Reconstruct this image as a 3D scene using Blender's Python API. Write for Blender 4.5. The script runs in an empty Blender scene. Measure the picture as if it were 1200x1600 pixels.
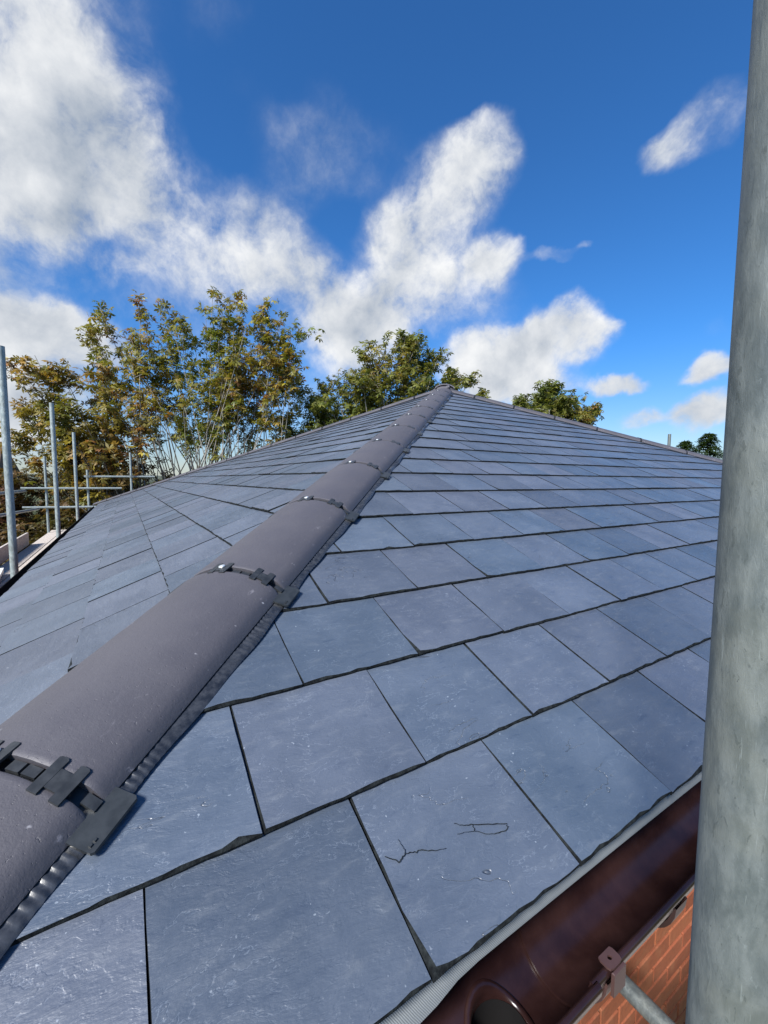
import bpy, math, random
import numpy as np
from mathutils import Vector, Matrix
R_ = math.radians
scene = bpy.context.scene
col = scene.collection

# ------------------------------------------------------------------ camera
cd = bpy.data.cameras.new('camera')
cam = bpy.data.objects.new('camera', cd); col.objects.link(cam)
CAM = Vector((-0.0048, -0.2855, 0.5433))
CR = Vector((0.85125, -0.52472, 0.00547)); CU = Vector((0.03530, 0.06765, 0.99708)); CF = Vector((0.52356, 0.84858, -0.07611))
cam.matrix_world = Matrix(((CR.x, CU.x, -CF.x, CAM.x), (CR.y, CU.y, -CF.y, CAM.y), (CR.z, CU.z, -CF.z, CAM.z), (0, 0, 0, 1)))
cd.sensor_fit = 'HORIZONTAL'; cd.sensor_width = 36.0; cd.lens = 36.0 * 654.45 / 1200.0
cd.clip_start = 0.01; cd.clip_end = 6000
scene.camera = cam
def view_area(P, n, area):                      # how large a flat piece shows (px^2 of the 1200 px photo), 0 outside the frame
    d = P - CAM; z = d.dot(CF)
    if z < .05: return 0
    x = 600 + 654 * d.dot(CR) / z; y = 800 - 654 * d.dot(CU) / z
    if not (-60 < x < 1180 and -50 < y < 1660): return 0
    return area * max(0, -n.dot(d)) / z**3 * 654**2

# ------------------------------------------------------------------ light
SUN_AZ, SUN_EL = 206.0, 42.0                    # degrees, azimuth counted from +X towards +Y
sd = bpy.data.lights.new('sun', 'SUN'); sd.energy = 4.0; sd.angle = R_(12); sd.color = (1.0, .965, .915)
sun = bpy.data.objects.new('sun', sd); col.objects.link(sun)
SV = Vector((math.cos(R_(SUN_AZ)) * math.cos(R_(SUN_EL)), math.sin(R_(SUN_AZ)) * math.cos(R_(SUN_EL)), math.sin(R_(SUN_EL))))
sun.rotation_euler = SV.to_track_quat('Z', 'Y').to_euler()
scene.view_settings.view_transform = 'Standard'; scene.view_settings.look = 'None'
scene.view_settings.gamma = 1; scene.view_settings.use_curve_mapping = False
scene.view_settings.exposure = 1.1
scene.cycles.max_bounces = 5; scene.cycles.diffuse_bounces = 2; scene.cycles.glossy_bounces = 2; scene.cycles.transmission_bounces = 2

# ------------------------------------------------------------------ node helpers
class NT:
    def __init__(s, nt): s.nt = nt; s.n = nt.nodes; s.l = nt.links
    def node(s, t, **k):
        n = s.n.new(t)
        for a, b in k.items(): setattr(n, a, b)
        return n
    def put(s, sock, v):
        if hasattr(v, 'is_output') or isinstance(v, bpy.types.NodeSocket): s.l.new(v, sock)
        else: sock.default_value = v
    def math(s, op, a, b=0.0, c=0.0, clamp=False):
        n = s.node('ShaderNodeMath', operation=op, use_clamp=clamp)
        s.put(n.inputs[0], a); s.put(n.inputs[1], b); s.put(n.inputs[2], c)
        return n.outputs[0]
    def vec(s, op, a, b=(0, 0, 0)):
        n = s.node('ShaderNodeVectorMath', operation=op); s.put(n.inputs[0], a)
        if op == 'SCALE': s.put(n.inputs['Scale'], b)
        else: s.put(n.inputs[1], b)
        return n.outputs['Value'] if op in ('LENGTH', 'DOT_PRODUCT') else n.outputs[0]
    def noise(s, v, scale, detail=4, rough=.55, dist=0.0, out='Fac', dim='3D'):
        n = s.node('ShaderNodeTexNoise', noise_dimensions=dim); s.put(n.inputs['Vector'], v)
        n.inputs['Scale'].default_value = scale; n.inputs['Detail'].default_value = detail
        n.inputs['Roughness'].default_value = rough; n.inputs['Distortion'].default_value = dist
        return n.outputs[out]
    def step(s, v, a, b, lo=0.0, hi=1.0, kind='SMOOTHSTEP'):
        n = s.node('ShaderNodeMapRange', interpolation_type=kind); n.clamp = True
        s.put(n.inputs[0], v); s.put(n.inputs[1], a); s.put(n.inputs[2], b); s.put(n.inputs[3], lo); s.put(n.inputs[4], hi)
        return n.outputs[0]
    def mix(s, f, a, b, blend='MIX'):
        n = s.node('ShaderNodeMix', data_type='RGBA', blend_type=blend)
        s.put(n.inputs[0], f); s.put(n.inputs[6], a if not isinstance(a, tuple) else (*a[:3], 1)); s.put(n.inputs[7], b if not isinstance(b, tuple) else (*b[:3], 1))
        return n.outputs[2]
    def mapping(s, v, loc=(0, 0, 0), rot=(0, 0, 0), scale=(1, 1, 1), kind='POINT'):
        n = s.node('ShaderNodeMapping', vector_type=kind); s.put(n.inputs[0], v)
        n.inputs[1].default_value = loc; n.inputs[2].default_value = rot; n.inputs[3].default_value = scale
        return n.outputs[0]

# ------------------------------------------------------------------ world: Nishita sky with drifting cumulus
w = bpy.data.worlds.new('World'); scene.world = w; w.use_nodes = True
w.cycles.sampling_method = 'MANUAL'; w.cycles.sample_map_resolution = 512
W = NT(w.node_tree); W.n.clear()
tc = W.node('ShaderNodeTexCoord'); D = W.vec('NORMALIZE', tc.outputs['Generated'])
sky = W.node('ShaderNodeTexSky', sky_type='NISHITA'); sky.sun_disc = False
sky.sun_elevation = R_(SUN_EL); sky.sun_rotation = R_(90 - SUN_AZ)
sky.air_density = 1.0; sky.dust_density = 0.4; sky.ozone_density = 2.2; sky.altitude = 50
# clouds in view, then unseen ones added on the left to brighten the left slope: azimuth, elevation, half width, half height, tilt (degrees), weight
CLOUDS = [(97.0, 34.3, 9.0, 9.6, 25, 1.06), (91.7, 36.6, 4.2, 6.6, 73, 0.5), (96.5, 27.4, 9.6, 4.3, 25, 0.77), (88.6, 29.2, 6.1, 4.9, -22, 0.5), (82.8, 26.6, 6.7, 3.6, -19, 0.47), (73.3, 26.8, 7.9, 4.0, -16, 0.53), (77.2, 23.8, 8.5, 2.5, 13, 0.45), (66.9, 23.5, 5.1, 2.8, -15, 0.1), (98.1, 15.4, 4.5, 2.5, 13, 1.0), (93.3, 14.8, 4.2, 2.8, -20, 0.8), (90.1, 22.2, 3.9, 1.4, 3, 0.5), (98.9, 19.2, 1.9, 1.0, 16, 0.08), (94.8, 19.9, 3.2, 1.2, 14, 0.07), (45.6, 36.1, 5.4, 3.1, 49, 0.53), (51.1, 32.3, 7.0, 4.2, 45, 0.81), (56.0, 28.9, 5.5, 3.3, 30, 0.68), (44.1, 26.3, 2.8, 2.7, 39, 0.85), (50.2, 25.6, 6.6, 2.7, 6, 0.64), (55.1, 22.4, 10.0, 3.5, 8, 0.59), (63.5, 21.2, 6.7, 3.9, 2, 0.89), (61.9, 17.3, 6.5, 3.0, 1, 0.59), (44.2, 16.1, 6.0, 2.6, 11, 1.06), (37.3, 17.4, 5.7, 3.1, 14, 1.1), (32.4, 17.5, 2.8, 2.7, 61, 0.77), (35.3, 20.5, 2.1, 2.0, 47, 0.77), (41.8, 12.8, 6.5, 2.0, 2, 1.1), (30.1, 11.9, 3.1, 1.0, -3, 1.0), (20.7, 12.2, 2.1, 1.5, 16, 1.0), (21.4, 7.5, 3.1, 1.6, 17, 1.25), (23.4, 32.7, 3.5, 2.8, 26, 0.77), (26.2, 31.4, 2.2, 2.7, 56, 0.62), (27.0, 7.5, 2.1, 1.2, 7, 0.6), (37.3, 25.5, 2.5, 0.8, 5, 0.47), (34.5, 25.9, 0.9, 0.6, -1, 0.5), (66.3, 42.3, 2.6, 1.9, -48, 0.07), (64.3, 38.5, 2.6, 1.7, -39, 0.07), (69.9, 38.5, 3.0, 1.3, 0, 0.06), (57.8, 42.8, 3.3, 1.8, -21, 0.04), (78.3, 43.8, 2.1, 2.2, -45, 0.08), (78.2, 38.7, 3.0, 1.3, 34, 0.08), (66.0, 34.9, 2.7, 1.1, 12, 0.05), (66.8, 31.0, 2.7, 1.2, -12, 0.07), (22.8, 27.0, 1.6, 1.1, -8, 0.07), (20.9, 17.7, 1.9, 1.9, 25, 0.07), (54.6, 44.1, 16.2, 5.4, -2, -0.3), (31.0, 30.1, 8.7, 8.0, -14, -0.35), (32.2, 40.0, 12.6, 5.7, -17, -0.35), (28.0, 20.9, 8.9, 3.1, -12, -0.3), (79.7, 36.1, 5.1, 4.2, -31, -0.2), (63.5, 29.4, 4.1, 2.6, -23, -0.25), (112.0, 26.0, 14.0, 12.0, 20, 0.8), (116.0, 12.0, 12.0, 6.0, 5, 0.75), (135.0, 22.0, 16.0, 12.0, 10, 0.7), (128.0, 40.0, 14.0, 9.0, 0, 0.6), (108.0, 8.0, 14.0, 6.0, 0, 1.1), (128.0, 9.0, 14.0, 7.0, 0, 1.0), (150.0, 14.0, 18.0, 9.0, 0, 0.8)]
streak = Vector((0.317, -0.712, 0.626))                              # the wind draws the cloud out along this direction
sp = streak.cross(Vector((0, 0, 1))).normalized(); sq = streak.cross(sp)
comb = W.node('ShaderNodeCombineXYZ')
W.l.new(W.vec('DOT_PRODUCT', D, tuple(streak * .95)), comb.inputs[0]); W.l.new(W.vec('DOT_PRODUCT', D, tuple(sp)), comb.inputs[1]); W.l.new(W.vec('DOT_PRODUCT', D, tuple(sq)), comb.inputs[2])
DS = comb.outputs[0]
n_w = W.noise(DS, 7, 5, .55, out='Color')
DW = W.vec('ADD', D, W.vec('SCALE', W.vec('SUBTRACT', n_w, (.5, .5, .5)), .12))
acc = W.math('MULTIPLY', W.step(W.noise(D, 1.7, 2, .5), .45, .65), .18)        # the same broken cloud all round the sky
for az, el, ra, rb, tilt, s in CLOUDS:
    c = Vector((math.cos(R_(az)) * math.cos(R_(el)), math.sin(R_(az)) * math.cos(R_(el)), math.sin(R_(el))))
    rt = c.cross(Vector((0, 0, 1))).normalized(); up = rt.cross(c)
    A = rt * math.cos(R_(tilt)) + up * math.sin(R_(tilt)); B = c.cross(A)
    eul = Matrix((A, B, c)).transposed().to_euler()
    m = W.mapping(DW, tuple(c), tuple(eul), (R_(ra) * 1.5, R_(rb) * 1.5, .5), 'TEXTURE')
    g = W.node('ShaderNodeTexGradient', gradient_type='SPHERICAL'); W.l.new(m, g.inputs[0])
    acc = W.math('MULTIPLY_ADD', W.step(g.outputs['Fac'], 0.0, .8), s, acc)
f1 = W.noise(DS, 6.5, 9, .60, .15)
f2 = W.noise(W.vec('ADD', DS, (SV.dot(streak) * .03, SV.dot(sp) * .05, SV.dot(sq) * .05)), 6.5, 4, .5, .1)
f3 = W.noise(DS, 3.0, 2, .5)
acc = W.math('MAXIMUM', acc, 0.0)
f4 = W.noise(DW, 21, 8, .66, .1)
dens = W.math('MULTIPLY', acc, W.math('MULTIPLY', W.step(f1, .28, .72, .10, 1.85, 'LINEAR'), W.step(f4, .25, .72, .52, 1.48, 'LINEAR')))
sz = W.node('ShaderNodeSeparateXYZ'); W.l.new(D, sz.inputs[0])
thick = W.math('POWER', W.math('MAXIMUM', dens, 0.0), 1.8)
alpha = W.math('SUBTRACT', 1.0, W.math('EXPONENT', W.math('MULTIPLY', thick, W.step(sz.outputs[2], .16, .42, -4.2, -1.6))))
lit = W.math('ADD', W.math('MULTIPLY', W.math('SUBTRACT', f1, f2), 1.6), .64)
lit = W.math('ADD', lit, W.math('MULTIPLY', W.math('SUBTRACT', f3, .5), .9))
lit = W.math('ADD', lit, W.math('MULTIPLY', W.math('SUBTRACT', f4, .5), .45))
lit = W.math('SUBTRACT', lit, W.step(acc, .9, 1.9, 0, .22), clamp=True)
ccol = W.mix(lit, (3.3, 3.9, 4.8), (9.0, 9.1, 9.2))
tint = W.mix(1.0, sky.outputs[0], W.mix(W.step(sz.outputs[2], 0.0, .30), (.88, .98, 1.16), (.40, 1.0, 1.62)), 'MULTIPLY')
bg = W.node('ShaderNodeBackground'); bg.inputs['Strength'].default_value = 0.05
W.l.new(W.mix(alpha, tint, ccol), bg.inputs['Color'])
wo = W.node('ShaderNodeOutputWorld'); W.l.new(bg.outputs[0], wo.inputs[0])

# ------------------------------------------------------------------ materials
def material(name):
    m = bpy.data.materials.new(name); m.use_nodes = True
    N = NT(m.node_tree); b = N.n['Principled BSDF']
    return m, N, b
def bump(N, b, h, strength, dist):
    n = N.node('ShaderNodeBump'); n.inputs['Strength'].default_value = strength; n.inputs['Distance'].default_value = dist
    N.put(n.inputs['Height'], h); N.l.new(n.outputs[0], b.inputs['Normal']); return n

def mat_slate():
    m, N, b = material('natural_slate')
    t = N.node('ShaderNodeTexCoord'); oi = N.node('ShaderNodeObjectInfo')
    at = N.node('ShaderNodeAttribute', attribute_name='piece')
    rnd = N.math('FRACT', N.math('ADD', oi.outputs['Random'], at.outputs['Fac']))
    rnd2 = N.math('FRACT', N.math('MULTIPLY', rnd, 17.31))
    cx = N.node('ShaderNodeCombineXYZ'); N.put(cx.inputs[0], N.math('MULTIPLY', rnd, 31.)); N.put(cx.inputs[1], N.math('MULTIPLY', rnd2, 47.)); N.put(cx.inputs[2], N.math('MULTIPLY', rnd, 11.))
    P = N.vec('ADD', t.outputs['Object'], cx.outputs[0])
    Pw = N.vec('ADD', P, N.vec('SCALE', N.vec('SUBTRACT', N.noise(P, 9, 3, out='Color'), (.5, .5, .5)), .035))
    grain = N.noise(N.mapping(Pw, rot=(0, 0, .18), scale=(8, 26, 20)), 2.4, 6, .60)
    fine = N.noise(N.mapping(Pw, scale=(40, 110, 60)), 3, 3, .6)
    broad = N.noise(P, 6, 4, .55)
    c = N.mix(N.step(broad, .3, .7), (.058, .075, .102), (.082, .101, .132))
    c = N.mix(N.math('MULTIPLY', N.step(grain, .55, .72), .42), c, (.110, .128, .152))
    c = N.mix(N.math('MULTIPLY', N.step(grain, .42, .25), .5), c, (.040, .054, .082))
    # pale scuffs: thin wandering scratches and small chips
    sc = N.noise(N.mapping(Pw, rot=(0, 0, .5), scale=(1, 2.2, 1)), 16, 5, .6, 1.2)
    ridge = N.step(N.math('ABSOLUTE', N.math('SUBTRACT', sc, .5)), .0, .012, 1, 0)
    patch = N.step(N.noise(P, 11, 2), .50, .66)
    c = N.mix(N.math('MULTIPLY', N.math('MULTIPLY', ridge, patch), .12), c, (.26, .30, .35))
    terr = N.math('MULTIPLY', N.noise(N.mapping(Pw, rot=(0, 0, .22), scale=(1, 2.3, 1)), 6.5, 6, .62, .25), 11.0)
    lay = N.math('FRACT', terr)                                            # riven layers end in thin wandering lips
    c = N.mix(N.math('MULTIPLY', N.step(lay, .0, .09, 1, 0), N.step(N.noise(P, 13, 2), .45, .66, .05, .48)), c, (.21, .245, .29))
    chips = N.step(N.noise(P, 170, 1, .4), .735, .78)
    c = N.mix(N.math('MULTIPLY', chips, N.step(N.noise(P, 19, 2), .5, .62, 0, .5)), c, (.34, .38, .42))
    # a few hair cracks
    cr = N.noise(N.mapping(Pw, rot=(0, 0, -.25), scale=(.8, 2.6, 1)), 5.2, 4, .55, .6)
    crack = N.math('MULTIPLY', N.step(N.math('ABSOLUTE', N.math('SUBTRACT', cr, .5)), 0, .0045, 1, 0), N.step(N.noise(P, 4.5, 1), .64, .69))
    c = N.mix(N.math('MULTIPLY', crack, .55), c, (.02, .022, .026))
    hs = N.node('ShaderNodeHueSaturation'); N.put(hs.inputs['Color'], c)
    N.put(hs.inputs['Value'], N.step(rnd, 0, 1, .82, 1.12, 'LINEAR')); N.put(hs.inputs['Hue'], N.step(rnd2, 0, 1, .496, .514, 'LINEAR')); N.put(hs.inputs['Saturation'], N.step(rnd2, 0, 1, 1.12, .9, 'LINEAR'))
    N.l.new(hs.outputs[0], b.inputs['Base Color'])
    N.put(b.inputs['Roughness'], N.math('ADD', N.step(grain, .2, .8, .33, .48), N.math('MULTIPLY', rnd2, .10))); b.inputs['Specular IOR Level'].default_value = 1.0
    h = N.math('ADD', N.math('MULTIPLY', grain, .7), N.math('ADD', N.math('MULTIPLY', fine, .22), N.math('MULTIPLY', broad, .9)))
    h = N.math('ADD', N.math('SUBTRACT', h, N.math('MULTIPLY', crack, .8)), N.math('MULTIPLY', N.math('ADD', N.math('FLOOR', terr), N.step(lay, 0, .22)), .085))
    bump(N, b, h, .52, .0045)
    return m
def mat_slate_edge():
    m, N, b = material('dressed_edge_and_gap_shade')
    t = N.node('ShaderNodeTexCoord'); n = N.noise(t.outputs['Object'], 90, 5, .65)
    N.put(b.inputs['Base Color'], N.mix(N.step(n, .35, .7), (.004, .005, .006), (.020, .024, .025)))  # dressed edge coloured near black, with the gap shadow under the tails painted in
    b.inputs['Roughness'].default_value = .95; b.inputs['Specular IOR Level'].default_value = .15; bump(N, b, n, .8, .004); return m
def mat_tile():
    m, N, b = material('purple_grey_hip_tile')
    t = N.node('ShaderNodeTexCoord'); oi = N.node('ShaderNodeObjectInfo')
    cx = N.node('ShaderNodeCombineXYZ'); N.put(cx.inputs[0], N.math('MULTIPLY', oi.outputs['Random'], 23.)); N.put(cx.inputs[2], N.math('MULTIPLY', oi.outputs['Random'], 9.))
    P = N.vec('ADD', t.outputs['Object'], cx.outputs[0])
    n1 = N.noise(P, 7, 5, .6); n2 = N.noise(P, 140, 4, .6); n3 = N.noise(N.mapping(P, scale=(.8, 1.6, 1.6)), 30, 6, .7, .3); n5 = N.noise(P, 520, 3, .7)
    c = N.mix(n1, (.052, .0495, .058), (.072, .069, .079))
    c = N.mix(N.step(n2, .62, .78, 0, .4), c, (.055, .05, .06))
    sp = N.node('ShaderNodeSeparateXYZ'); N.l.new(t.outputs['Object'], sp.inputs[0])
    edge = N.step(N.math('ABSOLUTE', sp.outputs[1]), .05, .12)            # bloom and rubbed spots lie along the shoulders
    c = N.mix(N.step(n5, .45, .7, 0, .22), c, (.105, .10, .115)); c = N.mix(N.step(n5, .45, .3, 0, .22), c, (.036, .034, .043))
    scuff = N.math('MULTIPLY', N.step(n3, .60, .74), N.math('ADD', N.math('MULTIPLY', edge, .42), .03))
    c = N.mix(scuff, c, (.36, .34, .37))
    spot = N.math('MULTIPLY', N.step(N.noise(P, 60, 2), .70, .78), N.math('MULTIPLY', edge, .6))
    c = N.mix(spot, c, (.45, .44, .46))
    hs = N.node('ShaderNodeHueSaturation'); N.put(hs.inputs['Color'], c); N.put(hs.inputs['Value'], N.step(oi.outputs['Random'], 0, 1, .93, 1.07, 'LINEAR'))
    N.l.new(hs.outputs[0], b.inputs['Base Color'])
    N.put(b.inputs['Roughness'], N.step(n1, .3, .7, .50, .66)); b.inputs['Specular IOR Level'].default_value = .5
    pits = N.step(N.noise(P, 190, 2), .26, .34)
    bump(N, b, N.math('ADD', N.math('ADD', N.math('MULTIPLY', n2, .5), N.math('ADD', N.math('MULTIPLY', pits, .5), N.math('MULTIPLY', n5, .3))), N.math('MULTIPLY', n1, .9)), .5, .0022); return m
def mat_simple(name, c0, c1, scale=20, rough=.6, metal=0.0, bs=.2, bd=.003, spec=.5, stretch=(1, 1, 1)):
    m, N, b = material(name)
    t = N.node('ShaderNodeTexCoord'); P = N.mapping(t.outputs['Object'], scale=stretch)
    n = N.noise(P, scale, 5, .6)
    N.put(b.inputs['Base Color'], N.mix(N.step(n, .3, .7), c0, c1)); b.inputs['Roughness'].default_value = rough
    b.inputs['Metallic'].default_value = metal; b.inputs['Specular IOR Level'].default_value = spec
    bump(N, b, n, bs, bd); return m
def mat_galv(name='galvanised_steel', tone=1.0):
    m, N, b = material(name)
    t = N.node('ShaderNodeTexCoord'); P = t.outputs['Object']
    n1 = N.noise(N.mapping(P, scale=(1, 1, .35)), 95, 6, .62, .3); n2 = N.noise(N.mapping(P, scale=(1, 1, .30)), 330, 5, .65, .6); n3 = N.noise(P, 22, 4, .6)
    n4 = N.noise(N.mapping(P, scale=(1, 1, .6)), 520, 3, .6)
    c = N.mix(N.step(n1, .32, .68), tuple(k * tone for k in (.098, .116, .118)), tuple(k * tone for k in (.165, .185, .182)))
    c = N.mix(N.step(n3, .44, .64, 0, .35), c, (.18, .19, .165))
    c = N.mix(N.step(n2, .60, .66, 0, .6), c, (.075, .088, .085))
    scr = N.noise(N.mapping(P, rot=(.25, .1, 0), scale=(1, 1, .06)), 420, 3, .6); c = N.mix(N.math('MULTIPLY', N.step(scr, .64, .68), N.step(n3, .45, .6, 0, .3)), c, (.34, .38, .38))
    c = N.mix(N.math('MULTIPLY', N.step(n2, .38, .28), N.step(n3, .6, .4, 0, .35)), c, (.32, .36, .36))
    sp = N.math('MULTIPLY', N.step(n4, .68, .75), N.step(n1, .45, .6)); c = N.mix(N.math('MULTIPLY', sp, .8), c, (.04, .045, .042))
    N.l.new(c, b.inputs['Base Color']); b.inputs['Metallic'].default_value = .35
    N.put(b.inputs['Roughness'], N.step(n1, .3, .7, .42, .62)); bump(N, b, N.math('ADD', n2, N.math('MULTIPLY', n1, .5)), .4, .0010); return m
def mat_leaf(name):
    m, N, b = material(name); N.n.remove(b)
    at = N.node('ShaderNodeAttribute', attribute_name='leaf_colour')
    d = N.node('ShaderNodeBsdfPrincipled'); d.inputs['Roughness'].default_value = .5; d.inputs['Specular IOR Level'].default_value = .35
    tr = N.node('ShaderNodeBsdfTranslucent'); mx = N.node('ShaderNodeMixShader'); mx.inputs[0].default_value = .36
    N.l.new(at.outputs['Color'], d.inputs['Base Color'])
    N.put(tr.inputs['Color'], N.mix(1.0, at.outputs['Color'], (1.5, 1.45, .8), 'MULTIPLY'))
    N.l.new(d.outputs[0], mx.inputs[1]); N.l.new(tr.outputs[0], mx.inputs[2]); N.l.new(mx.outputs[0], N.n['Material Output'].inputs[0]); return m
def mat_brick():
    m, N, b = material('red_orange_brick'); t = N.node('ShaderNodeTexCoord'); oi = N.node('ShaderNodeObjectInfo')
    P = N.vec('ADD', t.outputs['Object'], N.vec('SCALE', oi.outputs['Location'], 3.0)); n = N.noise(P, 60, 5, .65); n0 = N.noise(P, 14, 3)
    c = N.mix(oi.outputs['Random'], (.27, .072, .034), (.38, .118, .052)); c = N.mix(N.step(n, .45, .7, 0, .5), c, (.20, .06, .03)); c = N.mix(N.step(n0, .5, .7, 0, .4), c, (.36, .15, .075))
    N.l.new(c, b.inputs['Base Color']); b.inputs['Roughness'].default_value = .85; bump(N, b, n, .6, .004); return m
def mat_brickwork():
    m, N, b = material('brickwork'); t = N.node('ShaderNodeTexCoord')
    s = N.node('ShaderNodeSeparateXYZ'); N.l.new(t.outputs['Object'], s.inputs[0])
    cx = N.node('ShaderNodeCombineXYZ'); N.put(cx.inputs[0], N.math('ADD', s.outputs[0], s.outputs[1])); N.put(cx.inputs[1], s.outputs[2])
    bt = N.node('ShaderNodeTexBrick'); N.l.new(cx.outputs[0], bt.inputs['Vector'])
    bt.inputs['Scale'].default_value = 1; bt.inputs['Brick Width'].default_value = .225; bt.inputs['Row Height'].default_value = .075; bt.inputs['Mortar Size'].default_value = .005
    bt.inputs['Color1'].default_value = (.30, .085, .035, 1); bt.inputs['Color2'].default_value = (.44, .15, .06, 1); bt.inputs['Mortar'].default_value = (.48, .35, .24, 1)
    N.l.new(bt.outputs[0], b.inputs['Base Color']); b.inputs['Roughness'].default_value = .9; return m
def mat_felt():
    m, N, b = material('woven_eaves_felt'); t = N.node('ShaderNodeTexCoord')
    wv = N.node('ShaderNodeTexWave', wave_type='BANDS', bands_direction='DIAGONAL'); N.l.new(N.mapping(t.outputs['Object'], rot=(0, 0, .6)), wv.inputs['Vector']); wv.inputs['Scale'].default_value = 190; wv.inputs['Distortion'].default_value = 1.0
    n = N.noise(t.outputs['Object'], 25, 3)
    N.put(b.inputs['Base Color'], N.mix(N.math('MULTIPLY', wv.outputs['Fac'], .7), N.mix(n, (.155, .17, .18), (.21, .225, .23)), (.08, .09, .095)))
    b.inputs['Roughness'].default_value = .75; bump(N, b, wv.outputs['Fac'], .4, .001); return m

M = dict(slate=mat_slate(), edge=mat_slate_edge(), tile=mat_tile(), galv=mat_galv(), galv2=mat_galv('sunlit_galvanised_steel', 2.1), brick=mat_brick(), brickwork=mat_brickwork(), felt=mat_felt(), leaf=mat_leaf('chestnut_leaf'))  # galv2 is a lighter copy that paints sunlight onto the left scaffold tubes
M['under'] = mat_simple('black_underlay', (.012, .012, .013), (.022, .022, .024), 30, .9)
M['plastic'] = mat_simple('black_plastic_clip', (.016, .018, .020), (.034, .037, .040), 60, .42, bs=.15, bd=.001)
M['tab'] = mat_simple('dark_grey_tab', (.016, .019, .021), (.028, .032, .035), 60, .40, bs=.1, bd=.001)
M['roll'] = mat_simple('black_pleated_roll', (.014, .015, .017), (.04, .042, .046), 90, .26, bs=.3, bd=.001, spec=.9)
M['screw'] = mat_simple('zinc_screw', (.55, .58, .58), (.72, .75, .76), 300, .35, .6)
M['gutter'] = mat_simple('brown_gutter_plastic', (.011, .0045, .0045), (.026, .012, .011), 12, .24, bs=.12, bd=.002)
M['gutter_out'] = mat_simple('faded_brown_plastic', (.036, .017, .015), (.062, .032, .029), 14, .48, bs=.1, bd=.001)
M['blackgutter_and_shade'] = mat_simple('black_gutter_and_spout_shade', (.003, .003, .0035), (.006, .0055, .006), 9, .8, spec=.2)
M['mortar'] = mat_simple('sandy_mortar', (.40, .27, .18), (.52, .37, .26), 80, .95, bs=.5, bd=.003)
M['board'] = mat_simple('weathered_scaffold_board', (.34, .29, .25), (.55, .49, .43), 18, .85, bs=.4, bd=.003, stretch=(6, .5, 3))
M['bark'] = mat_simple('grey_bark', (.15, .138, .115), (.32, .30, .26), 22, .9, bs=.6, bd=.01, stretch=(2, 2, .6))
M['darkbark'] = mat_simple('brown_bark', (.05, .042, .032), (.13, .11, .085), 22, .9, bs=.6, bd=.01)
M['white'] = mat_simple('white_plastic', (.66, .67, .67), (.80, .81, .81), 20, .5)
M['grass'] = mat_simple('rough_grass', (.035, .06, .015), (.09, .10, .035), 3, .95)
M['hill'] = mat_simple('far_wooded_hill', (.03, .045, .03), (.07, .08, .05), .05, 1.0)
M['rooftile'] = mat_simple('brown_roof_tile', (.07, .038, .026), (.13, .075, .05), 9, .9)
M['render'] = mat_simple('cream_render', (.50, .44, .36), (.62, .56, .47), 6, .9)

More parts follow.
